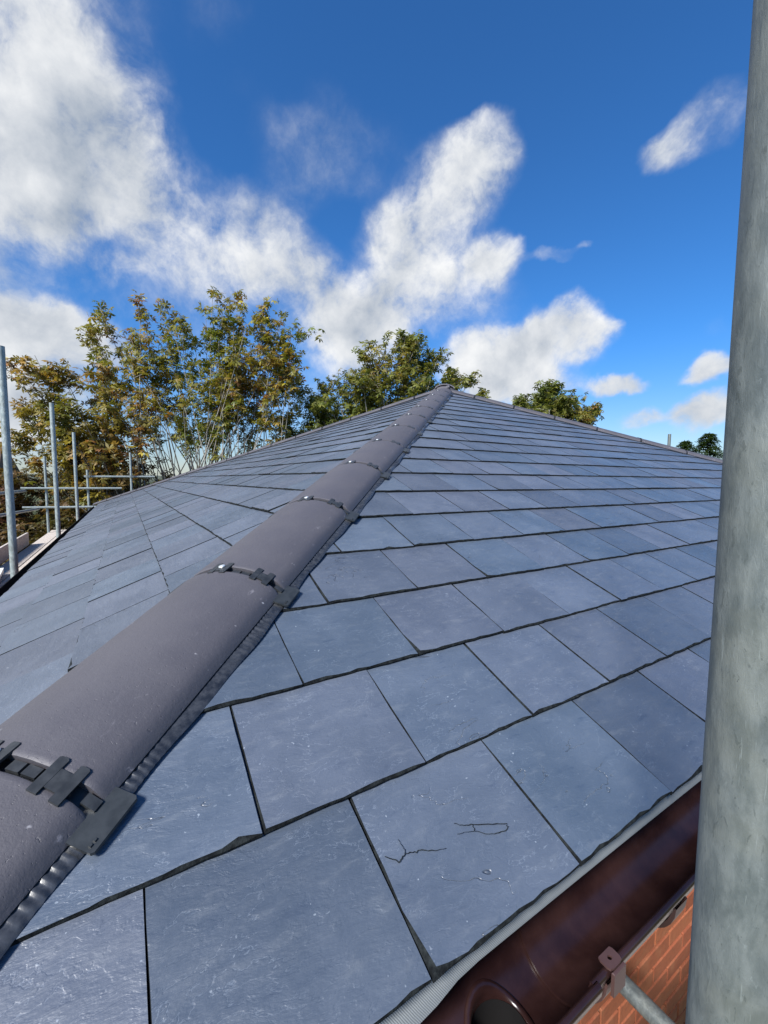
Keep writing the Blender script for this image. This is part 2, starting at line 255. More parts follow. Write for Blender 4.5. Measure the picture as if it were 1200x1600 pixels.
# ------------------------------------------------------------------ object helpers
class MB:
    def __init__(s): s.v = []; s.f = []; s.m = []; s.smooth = []
    def add(s, vs, fs, mi=0, smooth=False):
        o = len(s.v); s.v += [tuple(x) for x in vs]; s.f += [tuple(i + o for i in f) for f in fs]; s.m += [mi] * len(fs); s.smooth += [smooth] * len(fs)
    def box(s, c, sz, X=Vector((1, 0, 0)), Y=Vector((0, 1, 0)), Z=Vector((0, 0, 1)), mi=0, ch=0.0):
        c = Vector(c); a, b, d = [k / 2 for k in sz]
        if ch <= 0:
            vs = [c + X * (i * a) + Y * (j * b) + Z * (k * d) for i in (-1, 1) for j in (-1, 1) for k in (-1, 1)]
            s.add(vs, [(0, 1, 3, 2), (4, 6, 7, 5), (0, 4, 5, 1), (2, 3, 7, 6), (0, 2, 6, 4), (1, 5, 7, 3)], mi); return
        def ring(e, zz): return [c + X * (x * (a - e)) + Y * (y * (b - e)) + Z * zz for x, y in ((-1, -1), (1, -1), (1, 1), (-1, 1))]
        vs = ring(ch, -d) + ring(0, -d + ch) + ring(0, d - ch) + ring(ch, d)
        fs = [(3, 2, 1, 0), (12, 13, 14, 15)] + [(r * 4 + i, r * 4 + (i + 1) % 4, r * 4 + 4 + (i + 1) % 4, r * 4 + 4 + i) for r in range(3) for i in range(4)]
        s.add(vs, fs, mi)
    def tube(s, pts, rads, n=8, caps=True, mi=0, hollow=0.0):
        pts = [Vector(p) for p in pts]; rings = []
        for i, p in enumerate(pts):
            t = (pts[min(i + 1, len(pts) - 1)] - pts[max(i - 1, 0)]).normalized()
            a = t.cross(Vector((0, 0, 1)) if abs(t.z) < .9 else Vector((1, 0, 0))).normalized(); b = t.cross(a)
            rings.append([p + (a * math.cos(2 * math.pi * k / n) + b * math.sin(2 * math.pi * k / n)) * rads[i] for k in range(n)])
        fs = [(i * n + k, i * n + (k + 1) % n, (i + 1) * n + (k + 1) % n, (i + 1) * n + k) for i in range(len(pts) - 1) for k in range(n)]
        s.add([x for r in rings for x in r], fs, mi, True)
        if hollow:
            for e, r in ((0, rings[0]), (-1, rings[-1])):
                c = pts[e]; t = (pts[1] - pts[0] if e == 0 else pts[-2] - pts[-1]).normalized()
                inn = [c + (x - c) * hollow for x in r]; dp = [x + t * .04 for x in inn]
                s.add(list(r) + inn + dp + [c + t * .04], [(k, (k + 1) % n, n + (k + 1) % n, n + k) for k in range(n)] + [(n + k, n + (k + 1) % n, 2 * n + (k + 1) % n, 2 * n + k) for k in range(n)] + [(2 * n + k, 2 * n + (k + 1) % n, 3 * n) for k in range(n)], mi)
        elif caps:
            s.add(rings[0], [tuple(range(n))[::-1]], mi); s.add(rings[-1], [tuple(range(n))], mi)
    def prism(s, poly, z0, z1, T=None, mi=0):
        n = len(poly); vs = [Vector((x, y, z0)) for x, y in poly] + [Vector((x, y, z1)) for x, y in poly]
        if T: vs = [T(v) for v in vs]
        s.add(vs, [tuple(range(n))[::-1], tuple(range(n, 2 * n))] + [(i, (i + 1) % n, n + (i + 1) % n, n + i) for i in range(n)], mi)
    def mesh(s, name, mats):
        me = bpy.data.meshes.new(name); me.from_pydata(s.v, [], s.f); 
        for m in (mats if isinstance(mats, (list, tuple)) else [mats]): me.materials.append(m)
        me.polygons.foreach_set('material_index', s.m); me.polygons.foreach_set('use_smooth', s.smooth); me.update(); return me
    def build(s, name, mats, parent=None, mw=None): return place(name, s.mesh(name, mats), parent, mw)
ROOTLOC = {}
def place(name, me, parent=None, mw=None):
    o = bpy.data.objects.new(name, me); col.objects.link(o)
    if parent is not None:
        o.parent = parent; o.matrix_parent_inverse = WORLD.get(parent.name, Matrix()).inverted()
    o.matrix_basis = mw if mw is not None else Matrix()
    if mw is not None: WORLD[o.name] = mw.copy()
    return o
WORLD = {}
def thing(name, label, cat, loc, group=None):
    o = bpy.data.objects.new(name, None); col.objects.link(o); o.location = loc; o.empty_display_size = .3
    WORLD[o.name] = Matrix.Translation(loc); return tag(o, label, cat, group)
def tag(o, label, cat, group=None):
    o['label'] = label; o['category'] = cat
    if group: o['group'] = group
    return o
def structure(o): o['kind'] = 'structure'; return o
def frame(P, X, Y, Z): return Matrix(((X.x, Y.x, Z.x, P.x), (X.y, Y.y, Z.y, P.y), (X.z, Y.z, Z.z, P.z), (0, 0, 0, 1)))

# ------------------------------------------------------------------ ground and far hill
GZ = -5.2
g = MB(); g.add([(-900, -900, GZ), (900, -900, GZ), (900, 900, GZ), (-900, 900, GZ)], [(0, 1, 2, 3)]); structure(g.build('ground', M['grass']))
hb = MB(); rr = random.Random(5); n = 60; vs = []
for i in range(n + 1):
    a = R_(-40 + 200 * i / n); r = 700
    hgt = 7 + 5 * math.sin(i * .31) + 3 * math.sin(i * .83 + 1)
    for k, (dr, hh) in enumerate(((0, GZ - .5), (30, GZ + hgt * .7), (90, GZ + hgt + 5), (190, GZ - .5))): vs.append((math.cos(a) * (r + dr), math.sin(a) * (r + dr), hh))
hb.add(vs, [(i * 4 + k, (i + 1) * 4 + k, (i + 1) * 4 + k + 1, i * 4 + k + 1) for i in range(n) for k in range(3)], smooth=True); structure(hb.build('hills', M['hill']))

# ------------------------------------------------------------------ the house
XC, LX, LY = -0.512, 7.954, 10.27
A1, A2 = R_(23.067), R_(22.787)
YA = LX / 2 * math.tan(A2) / math.tan(A1)
APEX = Vector((XC + LX / 2, YA, YA * math.tan(A1)))
C0, C1, C2, C3 = Vector((XC, 0, 0)), Vector((XC + LX, 0, 0)), Vector((XC + LX, LY, 0)), Vector((XC, LY, 0))
house = thing('house', 'brick house with a blue grey slate hipped roof filling the picture', 'house', (3.4, 5, GZ))
GAUGE, SW, SL, TH = .2, .25, .42, .0066

def clip(poly, a, b, c):                         # keep a*x+b*y >= c
    out = []
    for i in range(len(poly)):
        p, q = poly[i], poly[(i + 1) % len(poly)]; dp = a * p[0] + b * p[1] - c; dq = a * q[0] + b * q[1] - c
        if dp >= 0: out.append(p)
        if dp * dq < 0: t = dp / (dp - dq); out.append((p[0] + (q[0] - p[0]) * t, p[1] + (q[1] - p[1]) * t))
    return out
def area2(poly): return abs(sum(poly[i][0] * poly[(i + 1) % len(poly)][1] - poly[(i + 1) % len(poly)][0] * poly[i][1] for i in range(len(poly)))) / 2
def slate_mesh(poly, seed, fine=True):
    """a riven slate: local x along the course, y up the slope from the tail at y=0; top face, irregular dressed chamfer, sides"""
    rg = random.Random(seed); out = []; n = len(poly)
    for i in range(n):
        p, q = Vector((*poly[i], 0)), Vector((*poly[(i + 1) % n], 0)); L = (q - p).length; t = (q - p) / max(L, 1e-6); nin = Vector((-t.y, t.x, 0))
        tail = p.y < .02 and q.y < .02; head = p.y > .3 and q.y > .3
        k = 1 if head else max(1, int(L / (.022 if tail else .05))) if fine else (max(1, int(L / .09)) if not head else 1)
        for j in range(k):
            a = p + t * (L * j / k)
            if j: a += nin * rg.uniform(-.0009, .0011) + t * rg.uniform(-.25, .25) * L / k
            out.append((a, nin, tail, head, j == 0))
    m = len(out); bev = []
    for i, (a, nin, tail, head, corner) in enumerate(out):
        pn = out[i - 1][1]
        d = (nin + pn).normalized() if corner else nin
        amt = rg.uniform(.0008, .0042) if tail else rg.uniform(.0003, .0014)
        if rg.random() < .10 and not head: amt *= 2.2
        if head: amt = .001
        bev.append(a + d * amt * (1.3 if corner else 1))
    def zt(y, w=0): return .0195 - .0350 * y + w
    mb = MB()
    top = [Vector((b.x, b.y, zt(b.y))) for b in bev]
    mid = [Vector((a.x, a.y, zt(a.y) - rg.uniform(.0022, .0048))) for a, *_ in out]
    bot = [Vector((a.x, a.y, zt(a.y) - TH)) for a, *_ in out]
    mb.add(top, [tuple(range(m))], 0)
    mb.add(top + mid, [(m + i, m + (i + 1) % m, (i + 1) % m, i) for i in range(m)], 1)
    mb.add(mid + bot, [(m + i, m + (i + 1) % m, (i + 1) % m, i) for i in range(m)], 1)
    return mb
FULL = [(.0009, 0), (SW - .0009, 0), (SW - .0009, SL), (.0009, SL)]
VARIANTS = [slate_mesh(FULL, 100 + i).mesh('slate', [M['slate'], M['edge']]) for i in range(14)]
cands = []                                       # every slate on both visible slopes
def slope(P0, X, Y, Z, umin, umax, apex_u, apex_v, v0, phase, seed, keep):
    """courses of slates on a triangular slope; (u,v) plane: eaves from umin to umax, apex at (apex_u, apex_v)"""
    rg = random.Random(seed); L = []
    k = 0
    l1, l2 = math.hypot(apex_u - umin, apex_v), math.hypot(umax - apex_u, apex_v)
    while v0 + k * GAUGE < apex_v - .08:
        v = v0 + k * GAUGE; off = phase + (SW / 2 + .003 if k % 2 else 0) + rg.uniform(-.004, .004)
        i0 = math.floor((umin - off) / SW) - 1
        for i in range(i0, i0 + int((umax - umin) / SW) + 4):
            u = off + i * SW
            poly = [(u + x, v + y) for x, y in FULL]
            a = (apex_v / l1, -(apex_u - umin) / l1); c = a[0] * umin + .028
            q = clip(poly, a[0], a[1], c)
            if len(q) >= 3:
                a = (-apex_v / l2, -(umax - apex_u) / l2); q = clip(q, a[0], a[1], a[0] * umax + .028)
            if len(q) < 3: continue
            vis = clip(q, 0, -1, -(v + GAUGE))
            if len(vis) < 3 or area2(vis) < .0012: continue
            full = abs(area2(q) - area2(FULL)) < 1e-6
            loc = [(x - u, y - v) for x, y in q]
            ctr = P0 + X * (u + SW / 2) + Y * (v + .1)
            rot = rg.gauss(0, .004); lift = max(0, rg.gauss(0, .0006)) + (rg.uniform(.001, .003) if rg.random() < .07 else 0)
            L.append([view_area(ctr, Z, area2(vis)), loc, full, u, v, rot, lift, rg.random(), keep])
        k += 1
    return L
def slope_frame(face):
    if face == 0: return Vector((0, 0, 0)), Vector((1, 0, 0)), Vector((0, math.cos(A1), math.sin(A1))), Vector((0, -math.sin(A1), math.cos(A1)))
    return Vector((XC, 0, 0)), Vector((0, -1, 0)), Vector((math.cos(A2), 0, math.sin(A2))), Vector((-math.sin(A2), 0, math.cos(A2)))
for f in (0, 1):
    P0, X, Y, Z = slope_frame(f)
    if f == 0: cands += slope(P0, X, Y, Z, XC, XC + LX, APEX.x, APEX.y / math.cos(A1), .03, 0.0, 1, 0)
    else: cands += slope(P0, X, Y, Z, -LY, 0, -APEX.y, (APEX.x - XC) / math.cos(A2), .047, -.145, 2, 1)
order = sorted(range(len(cands)), key=lambda i: -cands[i][0]); single = set(order[:300])
slopes = []
for f, tri, nm in ((0, (C0, C1, APEX), 'front'), (1, (C3, C0, APEX), 'left')):
    P0, X, Y, Z = slope_frame(f); mb = MB()
    vin = Y * .10; tri = (tri[0] + vin, tri[1] + vin, tri[2]); t = [p - Z * .004 for p in tri]; b_ = [p - Z * .05 for p in tri]
    mb.add(t + b_, [(0, 1, 2), (5, 4, 3), (0, 3, 4, 1), (1, 4, 5, 2), (2, 5, 3, 0)])
    slopes.append(mb.build('roof_slope', M['under'], house))
slopes[0]['label'] = 'slate roof slope above the brown gutter'; slopes[1]['label'] = 'slate roof slope beyond the near hip, towards the scaffold poles'
for tri in ((C1, C2, APEX), (C2, C3, APEX)):     # the two slopes turned away
    mb = MB(); mb.add([p + Vector((0, 0, .012)) for p in tri] + [p - Vector((0, 0, .05)) for p in tri], [(0, 1, 2), (5, 4, 3), (0, 3, 4, 1), (1, 4, 5, 2), (2, 5, 3, 0)]); mb.build('rear_roof_slope', M['slate'], house)
rest = [MB(), MB()]; restid = [[], []]
for i, (ar, loc, full, u, v, rot, lift, rn, f) in enumerate(cands):
    P0, X, Y, Z = slope_frame(f)
    lift += (rn * 7.3 % 1) * .0016
    mw = frame(P0 + X * u + Y * v + Z * lift, X, Y, Z) @ Matrix.Rotation(rot, 4, 'Z') @ Matrix.Rotation(-lift * 2.5, 4, 'X') @ Matrix.Rotation((rn - .5) * (.010, .016)[f], 4, 'Y') @ Matrix.Diagonal(((1, .985)[f], 1, 1, 1))
    if i in single:
        me = VARIANTS[int(rn * 13.99)] if full else slate_mesh(loc, i).mesh('slate', [M['slate'], M['edge']])
        place('slate', me, slopes[f], mw)
    else:
        s = slate_mesh(loc, i, False); o = len(rest[f].v)
        rest[f].add([mw @ Vector(x) for x in s.v], s.f); rest[f].m[-len(s.f):] = s.m
        restid[f] += [rn] * len(s.v)
for f in (0, 1):
    if not rest[f].v: continue
    o = rest[f].build('slate_courses', [M['slate'], M['edge']], slopes[f]); o['kind'] = 'stuff'
    at = o.data.attributes.new('piece', 'FLOAT', 'POINT'); at.data.foreach_set('value', restid[f])

CRACKS = ([(0.2532, 0.148), (0.2633, 0.141), (0.2694, 0.1353), (0.2767, 0.1377), (0.2817, 0.1394), (0.2818, 0.149), (0.2805, 0.1574)], [(0.2817, 0.1394), (0.2919, 0.1361), (0.3031, 0.1339), (0.3186, 0.1265), (0.3342, 0.1225)],
          [(0.3636, 0.1423), (0.3752, 0.1352), (0.3889, 0.1303), (0.4158, 0.1195), (0.4358, 0.1106), (0.4324, 0.1054), (0.4163, 0.107), (0.4018, 0.1111), (0.3829, 0.1234), (0.3692, 0.1279), (0.3594, 0.1299)], [(0.3889, 0.1303), (0.3842, 0.1228)])
P0, X, Y, Z = slope_frame(0); mb = MB(); rg = random.Random(2)
for line in CRACKS:
    q = []
    for a, b in zip(line, line[1:]):
        for t in range(4): q.append(Vector((a[0] + (b[0] - a[0]) * t / 4 + rg.gauss(0, .0006), a[1] + (b[1] - a[1]) * t / 4 + rg.gauss(0, .0006), 0)))
    q.append(Vector((*line[-1], 0))); top = []; 
    for i, v in enumerate(q):
        d = (q[min(i + 1, len(q) - 1)] - q[max(i - 1, 0)]).normalized(); sd = Vector((-d.y, d.x, 0)) * (.00042 * math.sin(math.pi * min(1, .15 + i / len(q))) * rg.uniform(.5, 1.3) + .0003)
        for e in (v + sd, v - sd): top.append(P0 + X * e.x + Y * e.y + Z * (.0195 - .035 * (e.y - .03) + .0030))
    mb.add(top, [(2 * i, 2 * i + 1, 2 * i + 3, 2 * i + 2) for i in range(len(q) - 1)])
mb.build('crack', M['edge'], slopes[0])

# --- hips: tiles, unions, clips, pleated roll
TW, TR, TT = .127, .205, .016                    # half width, arch radius, thickness
def arch(d, off=0.0):
    r = TR + off; a = math.asin(d / TR); return r * math.sin(a), r * math.cos(a) - TR + .044
def tile_mesh(L, seed):
    rg = random.Random(seed); mb = MB(); nx, nd = 14, 26; g = L - .020
    prof = [(-TW + 2 * TW * i / nd) for i in range(nd + 1)]
    def pt(x, i, off):
        d = prof[i]; y, z = arch(d, off)
        e = max(0, abs(d) - TW + .022) / .022; z -= .010 * e * e; y -= math.copysign(.004 * e * e, d)      # rolled edge
        return Vector((x, y, z))
    xs = [0, .003, .008] + [g * k / nx for k in range(1, nx)] + [g - .008, g - .003, g]
    def offs(x): q = min(x, g - x); return -.0016 if q < .001 else 0
    vs = [pt(x, i, offs(x) + rg.uniform(-.0003, .0003)) for x in xs for i in range(nd + 1)]; n = nd + 1
    mb.add(vs, [(a * n + i, (a + 1) * n + i, (a + 1) * n + i + 1, a * n + i + 1) for a in range(len(xs) - 1) for i in range(nd)], smooth=True)
    lo = [pt(x, i, -TT) for x in (0, g) for i in range(nd + 1)]
    mb.add(lo, [(i + 1, n + i + 1, n + i, i) for i in range(nd)], smooth=True)
    for s, base in ((0, 0), (1, (len(xs) - 1) * n)):
        top = vs[base:base + n]; bt = lo[s * n:s * n + n]
        mb.add(top + bt, [((i, i + 1, n + i + 1, n + i) if s == 0 else (n + i, n + i + 1, i + 1, i)) for i in range(nd)])
    for i in (0, nd):
        top = [vs[a * n + i] for a in range(len(xs))]; b2 = [lo[i], lo[n + i]]; m = len(top)
        mb.add(top + b2, [tuple(range(m)) + (m + 1, m)] if i == nd else [tuple(range(m))[::-1] + (m, m + 1)])
    return mb.mesh('hip_tile', M['tile'])
def on_arch(x, d, h): y, z = arch(d, h); return Vector((x, y, z))
def clip_mesh(d0, screw=False):
    """two bars along the hip joined by a web, bent over the tiles"""
    mb = MB(); a = math.asin(d0 / TR)
    def T(v): return on_arch(v.x, TR * math.sin(a + v.y / TR), v.z)
    for y in (-.0145, .0145):
        mb.prism([(-.022, y - .0065), (.020, y - .0065), (.022, y - .004), (.022, y + .004), (.020, y + .0065), (-.022, y + .0065)], .0005, .0042, T)
    mb.prism([(-.013, -.008), (.010, -.008), (.010, .008), (-.013, .008)], .001, .0038, T)
    
    return mb.mesh('clip', M['plastic'])
def union_mesh():
    mb = MB(); n = 20; ds = [-TW + .004 + (2 * TW - .008) * i / n for i in range(n + 1)]
    for off in (-.011,):
        vs = [on_arch(x, d, off) for x in (-.016, .016) for d in ds]; mb.add(vs, [(i, n + 1 + i, n + 2 + i, i + 1) for i in range(n)], smooth=True)
    for d in (.105, .078, -.016, -.040, -.118):
        a = math.asin(d / TR)
        def T(v): return on_arch(v.x, TR * math.sin(a + v.y / TR), v.z)
        mb.prism([(-.0062, -.010), (.0062, -.010), (.0062, .010), (-.0062, .010)], -.011, -.0045, T)
    return mb.mesh('union', M['plastic'])
def tab_mesh(side, drop):
    mb = MB(); y0, z0 = arch(TW); 
    def T(v): return Vector((v.x, side * (TW - .030 + v.y), -drop(TW - .03 + v.y) + .0262 + v.z))
    mb.prism([(-.040, 0), (.026, 0), (.026, .052), (.023, .055), (-.037, .055), (-.040, .052)], 0, .004, T)
    for q in (-.034, -.028): mb.prism([(q - .0015, .046), (q + .0015, .046), (q + .0015, .049), (q - .0015, .049)], .004, .006, T)
    if side < 0: mb.f = [tuple(reversed(f)) for f in mb.f]
    return mb.mesh('tab', M['tab'])
def screw_mesh(d):
    mb = MB(); c = on_arch(0.004, d, .0042); a = math.asin(d / TR); nrm = Vector((0, math.sin(a), math.cos(a)))
    mb.tube([c, c + nrm * .0015, c + nrm * .0026], [.0075, .0075, .0045], 14); return mb.mesh('screw', M['screw'])
PITCH = .485
TILES = [tile_mesh(PITCH, i) for i in range(4)]
CLIPA, CLIPB, UNION, SCREW = clip_mesh(.022), clip_mesh(-.078), union_mesh(), screw_mesh(.022)
def hip(corner, start, nrmR, nrmL, name_label, tabs=True, far=False):
    h = (APEX - corner).normalized(); L = (APEX - corner).length
    t = h.cross(Vector((0, 0, 1))).normalized(); nn = t.cross(h)        # t points to the right when looking up the hip
    # local frame x=h, y=-t, z=nn is right handed; use y = t with mirrored order => x=h,y=nn x h
    yl = nn.cross(h)
    def fall(nf): return lambda d: d * abs((nf.dot(t)) / nf.dot(nn))    # how far the slope has dropped at distance d from the hip line
    rnd = random.Random(int(L * 100)); s = start; i = 0
    while s < L - .05:
        ln = min(PITCH, L - s + .05)
        mw = frame(corner + h * s + nn * (rnd.uniform(0, .003)), h, yl, nn) @ Matrix.Rotation(rnd.gauss(0, .004), 4, 'Z')
        o = place('hip_tile', TILES[i % 4], house, mw)
        if s > -.4:
            m2 = frame(corner + h * (s - .008), h, yl, nn)
            place('union', UNION, o, m2); place('clip', CLIPA, o, m2); place('clip', CLIPB, o, m2)
            if not far:
                place('screw', SCREW, o, m2)
                if tabs:
                    for sd, nf in ((1, None), (-1, None)):
                        dirv = yl * sd; nf = nrmR if dirv.dot(nrmR) > dirv.dot(nrmL) else nrmL
                        fl = fall(nf); place('tab', tab_mesh(sd, fl), o, m2)
        s += PITCH; i += 1
    # pleated roll under each edge
    for sd in (1, -1):
        dirv = yl * sd; nf = nrmR if dirv.dot(nrmR) > dirv.dot(nrmL) else nrmL; fl = fall(nf)
        mb = MB(); st = .0022 if not far else .03; n = int((L - .1) / st); rg = random.Random(sd + 7); ph = 0; vs = []; prof = (.085, .110, .124, .138, .141)
        for k in range(n + 1):
            x = .0 + k * st; ph += st * rg.uniform(480, 680); am = .0013 * (.55 + .45 * math.sin(x * 31 + 2 * math.sin(x * 12)))
            for j, d in enumerate(prof):
                dd = d + .003 * math.sin(x * 9) + .0015 * math.sin(x * 37)
                z = (.022, .0235, .0245, .0240, .0215)[j] + (am * math.sin(ph) * (0, .4, 1, 1, .5)[j] if not far else 0)
                vs.append(corner + h * x + dirv * dd + nn * (z - fl(dd)))
        m = len(prof)
        fs = [(k * m + j, (k + 1) * m + j, (k + 1) * m + j + 1, k * m + j + 1) for k in range(n) for j in range(m - 1)]
        if sd < 0: fs = [tuple(reversed(f)) for f in fs]
        mb.add(vs, fs, smooth=True); mb.build('hip_roll', M['roll'], house)
NF, NL = slope_frame(0)[3], slope_frame(1)[3]
NR = ((C2 - C1).cross(APEX - C1)).normalized(); NB = ((C3 - C2).cross(APEX - C2)).normalized()
h0 = (APEX - C0).normalized(); vlen = APEX.y / math.cos(A1) / (APEX - C0).length
hip(C0, .3 / vlen + .155 - PITCH, NF, NL, '')
hip(C1, .10, NF, NR, '', False, True)
hip(C3, .05, NL, NB, '', False, True)
hip(C2, .05, NR, NB, '', False, True)
# mitred cap where the hips meet
mb = MB(); n = 24; vs = []
for r_, z_ in ((.0, .066), (.05, .060), (.11, .035), (.15, .000), (.15, -.02)):
    vs += [APEX + Vector((math.cos(2 * math.pi * k / n) * r_, math.sin(2 * math.pi * k / n) * r_, z_)) for k in range(n)]
mb.add(vs, [(a * n + k, (a + 1) * n + k, (a + 1) * n + (k + 1) % n, a * n + (k + 1) % n) for a in range(4) for k in range(n)], smooth=True)
mb.build('hip_cap', M['tile'], house)

# --- eaves: felt strip, gutters, fascia, soffit
mb = MB(); rg = random.Random(3); n = 240; vs = []
for k in range(n + 1):
    x = XC + .05 + (LX - .1) * k / n
    droop = .0004 + .0006 * math.sin(x * 2.3) + .0004 * math.sin(x * 6.1 + 1) + .006 * max(0, min(1, (.30 - x) / .06))
    for y, z in ((.09, .026), (.05, .008), (.037, -.001), (.034 - droop * .6, -.005 - droop * .35), (.0335 - droop * 1.2, -.009 - droop)): vs.append((x, y, z))
mb.add(vs, [(k * 5 + j, k * 5 + j + 1, (k + 1) * 5 + j + 1, (k + 1) * 5 + j) for k in range(n) for j in range(4)], smooth=True); mb.build('eaves_felt', M['felt'], house)
GR = .051
def gutter_profile(off=0.0, n=16):
    """outside lip to back edge: (out, z) with out measured away from the house"""
    pts = []
    for i in range(n + 1):
        a = math.pi * i / n; pts.append(((GR + off) * math.cos(a) - .015, -.040 - (GR + off) * 1.12 * math.sin(a)))
    return pts
def gutter(name, mat, x0, x1, T, off=0.0, parent=None, hole=None, step=None, seg=16):
    inn = gutter_profile(off, seg); outp = gutter_profile(off + .003, seg); mb = MB(); n = len(inn)
    xs = [x0, x1] if step is None else [x0 + (x1 - x0) * k / step for k in range(step + 1)]
    lipz = .010
    prof = [(inn[0][0] + .001, inn[0][1] + lipz - .004), (inn[0][0], inn[0][1] + .002)] + inn[1:] + [(inn[-1][0], inn[-1][1] + .02)]
    prof = prof + [(outp[-1][0], outp[-1][1] + .02)] + outp[::-1][:-1] + [(outp[0][0] + .0005, outp[0][1] - .004), (outp[0][0] + .0045, outp[0][1] - .003), (outp[0][0] + .0055, outp[0][1] + lipz - .004), (outp[0][0] + .003, outp[0][1] + lipz), (inn[0][0] + .001, inn[0][1] + lipz)]
    m = len(prof); vs = [T(x, o, z) for x in xs for o, z in prof]; fs = []
    for a in range(len(xs) - 1):
        for j in range(m):
            f = (a * m + j, a * m + (j + 1) % m, (a + 1) * m + (j + 1) % m, (a + 1) * m + j)
            if hole:
                ox = (xs[a] + xs[a + 1]) / 2; oo = (prof[j][0] + prof[(j + 1) % m][0]) / 2; oz = (prof[j][1] + prof[(j + 1) % m][1]) / 2
                if math.hypot(ox - hole[0], oo - hole[1]) < hole[2] and oz < -.06: continue
            fs.append(f)
    mb.add(vs, fs); mb.smooth = [True] * len(mb.smooth)
    for a in (0, len(xs) - 1):
        mb.add([T(xs[a], o, z) for o, z in prof], [tuple(range(m))])
    return mb.build(name, mat, parent)
TF = lambda x, o, z: Vector((x, -o, z))          # front gutter
TL = lambda y, o, z: Vector((XC - .028 - o, y, z))
gf = gutter('gutter', M['gutter'], .43, XC + LX + .05, TF, 0, house)
gutter('gutter', M['gutter'], XC - .1, .255, TF, 0, house)
fit = gutter('gutter_outlet', M['gutter'], .245, .437, TF, .0042, house, hole=(.345, -.015, .036), step=96, seg=64)
mb = MB(); c = Vector((.345, .015, 0)); n = 28
def floor_z(y): q = max(-1, min(1, (.015 - y) / (GR + .0042))); return -.040 - (GR + .0042) * 1.12 * math.sqrt(1 - q * q)
cr = []
for r_, dz in ((.0425, .0012), (.0415, .0030), (.0360, .0034), (.0345, -.002), (.0335, -.03)):
    for k in range(n):
        a = 2 * math.pi * k / n; y = .015 + math.sin(a) * r_; cr.append((.345 + math.cos(a) * r_, y, floor_z(y) + dz))
mb.add(cr, [(a * n + k, a * n + (k + 1) % n, (a + 1) * n + (k + 1) % n, (a + 1) * n + k) for a in range(4) for k in range(n)], smooth=True)
mb.build('outlet_collar', M['gutter'], fit); mb = MB()
rings = [(.0335, -.099), (.0334, -.103), (.0333, -.110), (.033, -.30)]
mb.add([c + Vector((math.cos(2 * math.pi * k / n) * r_, math.sin(2 * math.pi * k / n) * r_, z_)) for r_, z_ in rings for k in range(n)], [(a * n + k, a * n + (k + 1) % n, (a + 1) * n + (k + 1) % n, (a + 1) * n + k) for a in range(3) for k in range(n)], smooth=True)
mb.add([c + Vector((math.cos(2 * math.pi * k / n) * .033, math.sin(2 * math.pi * k / n) * .033, -.295)) for k in range(n)], [tuple(range(n))]); mb.build('spout', M['blackgutter_and_shade'], fit)  # black colour and added disc paint in the dark inside of the hole
gl = gutter('gutter', M['blackgutter_and_shade'], -.06, LY + .05, TL, 0, house); gl['label'] = 'black gutter along the far left eaves'
gf['label'] = 'long run of brown gutter'
for x in (.47, .635, 1.5, 2.4, 3.3, 4.2):
    mb = MB(); prof = gutter_profile(.0045, 14); hw = .016
    vs = [TF(x + s * hw, o, z) for s in (-1, 1) for o, z in prof] + [TF(x + s * hw, o * 1.0 + (o + .015) * .08, z - .004) for s in (-1, 1) for o, z in prof]
    m = len(prof)
    mb.add(vs, [(2 * m + j, 2 * m + j + 1, 3 * m + j + 1, 3 * m + j) for j in range(m - 1)] + [(j, j + 1, m + j + 1, m + j) for j in range(m - 1)] + [(s * m + j, s * m + j + 1, (s + 2) * m + j + 1, (s + 2) * m + j) for s in (0, 1) for j in range(m - 1)])
    # front clip over the lip: a plate with a hole
    if abs(x - .635) < .01: mb.build('bracket', M['gutter_out'], gf); continue
    q = []
    def Tp(v): return Vector((x + v.x * .75, -.0385 + v.y * .62, -.0288 + v.z * .6))
    n = 16
    ring_in = [(math.cos(2 * math.pi * k / n) * .0042, .002 + math.sin(2 * math.pi * k / n) * .0042) for k in range(n)]
    ring_out = [(max(-.017, min(.017, math.cos(2 * math.pi * k / n) * .021)), max(-.013, min(.014, .002 + math.sin(2 * math.pi * k / n) * .018))) for k in range(n)]
    vt = [Tp(Vector((a, b, .004))) for a, b in ring_in + ring_out] + [Tp(Vector((a, b, 0))) for a, b in ring_in + ring_out]
    mb.add(vt, [(k, (k + 1) % n, n + (k + 1) % n, n + k) for k in range(n)] + [(n + k, n + (k + 1) % n, 3 * n + (k + 1) % n, 3 * n + k) for k in range(n)] + [(k, 2 * n + k, 2 * n + (k + 1) % n, (k + 1) % n) for k in range(n)])
    mb.box(Vector((x, .0415, -.047)) * Vector((1, -1, 1)) if False else Vector((x, -.0485, -.043)), (.024, .004, .030), ch=.001)
    mb.build('bracket', M['gutter_out'], gf)
mb = MB(); mb.box((XC + LX / 2, .082, -.10), (LX, .016, .19)); mb.build('fascia_board', M['gutter_out'], house)
mb = MB(); mb.box((XC + LX / 2, .245, -.185), (LX - .2, .308, .012)); mb.build('soffit', M['gutter_out'], house)
mb = MB(); mb.box((XC - .0 + .052, LY / 2, -.10), (.016, LY - .2, .19)); mb.build('fascia_board', M['gutter_out'], house)

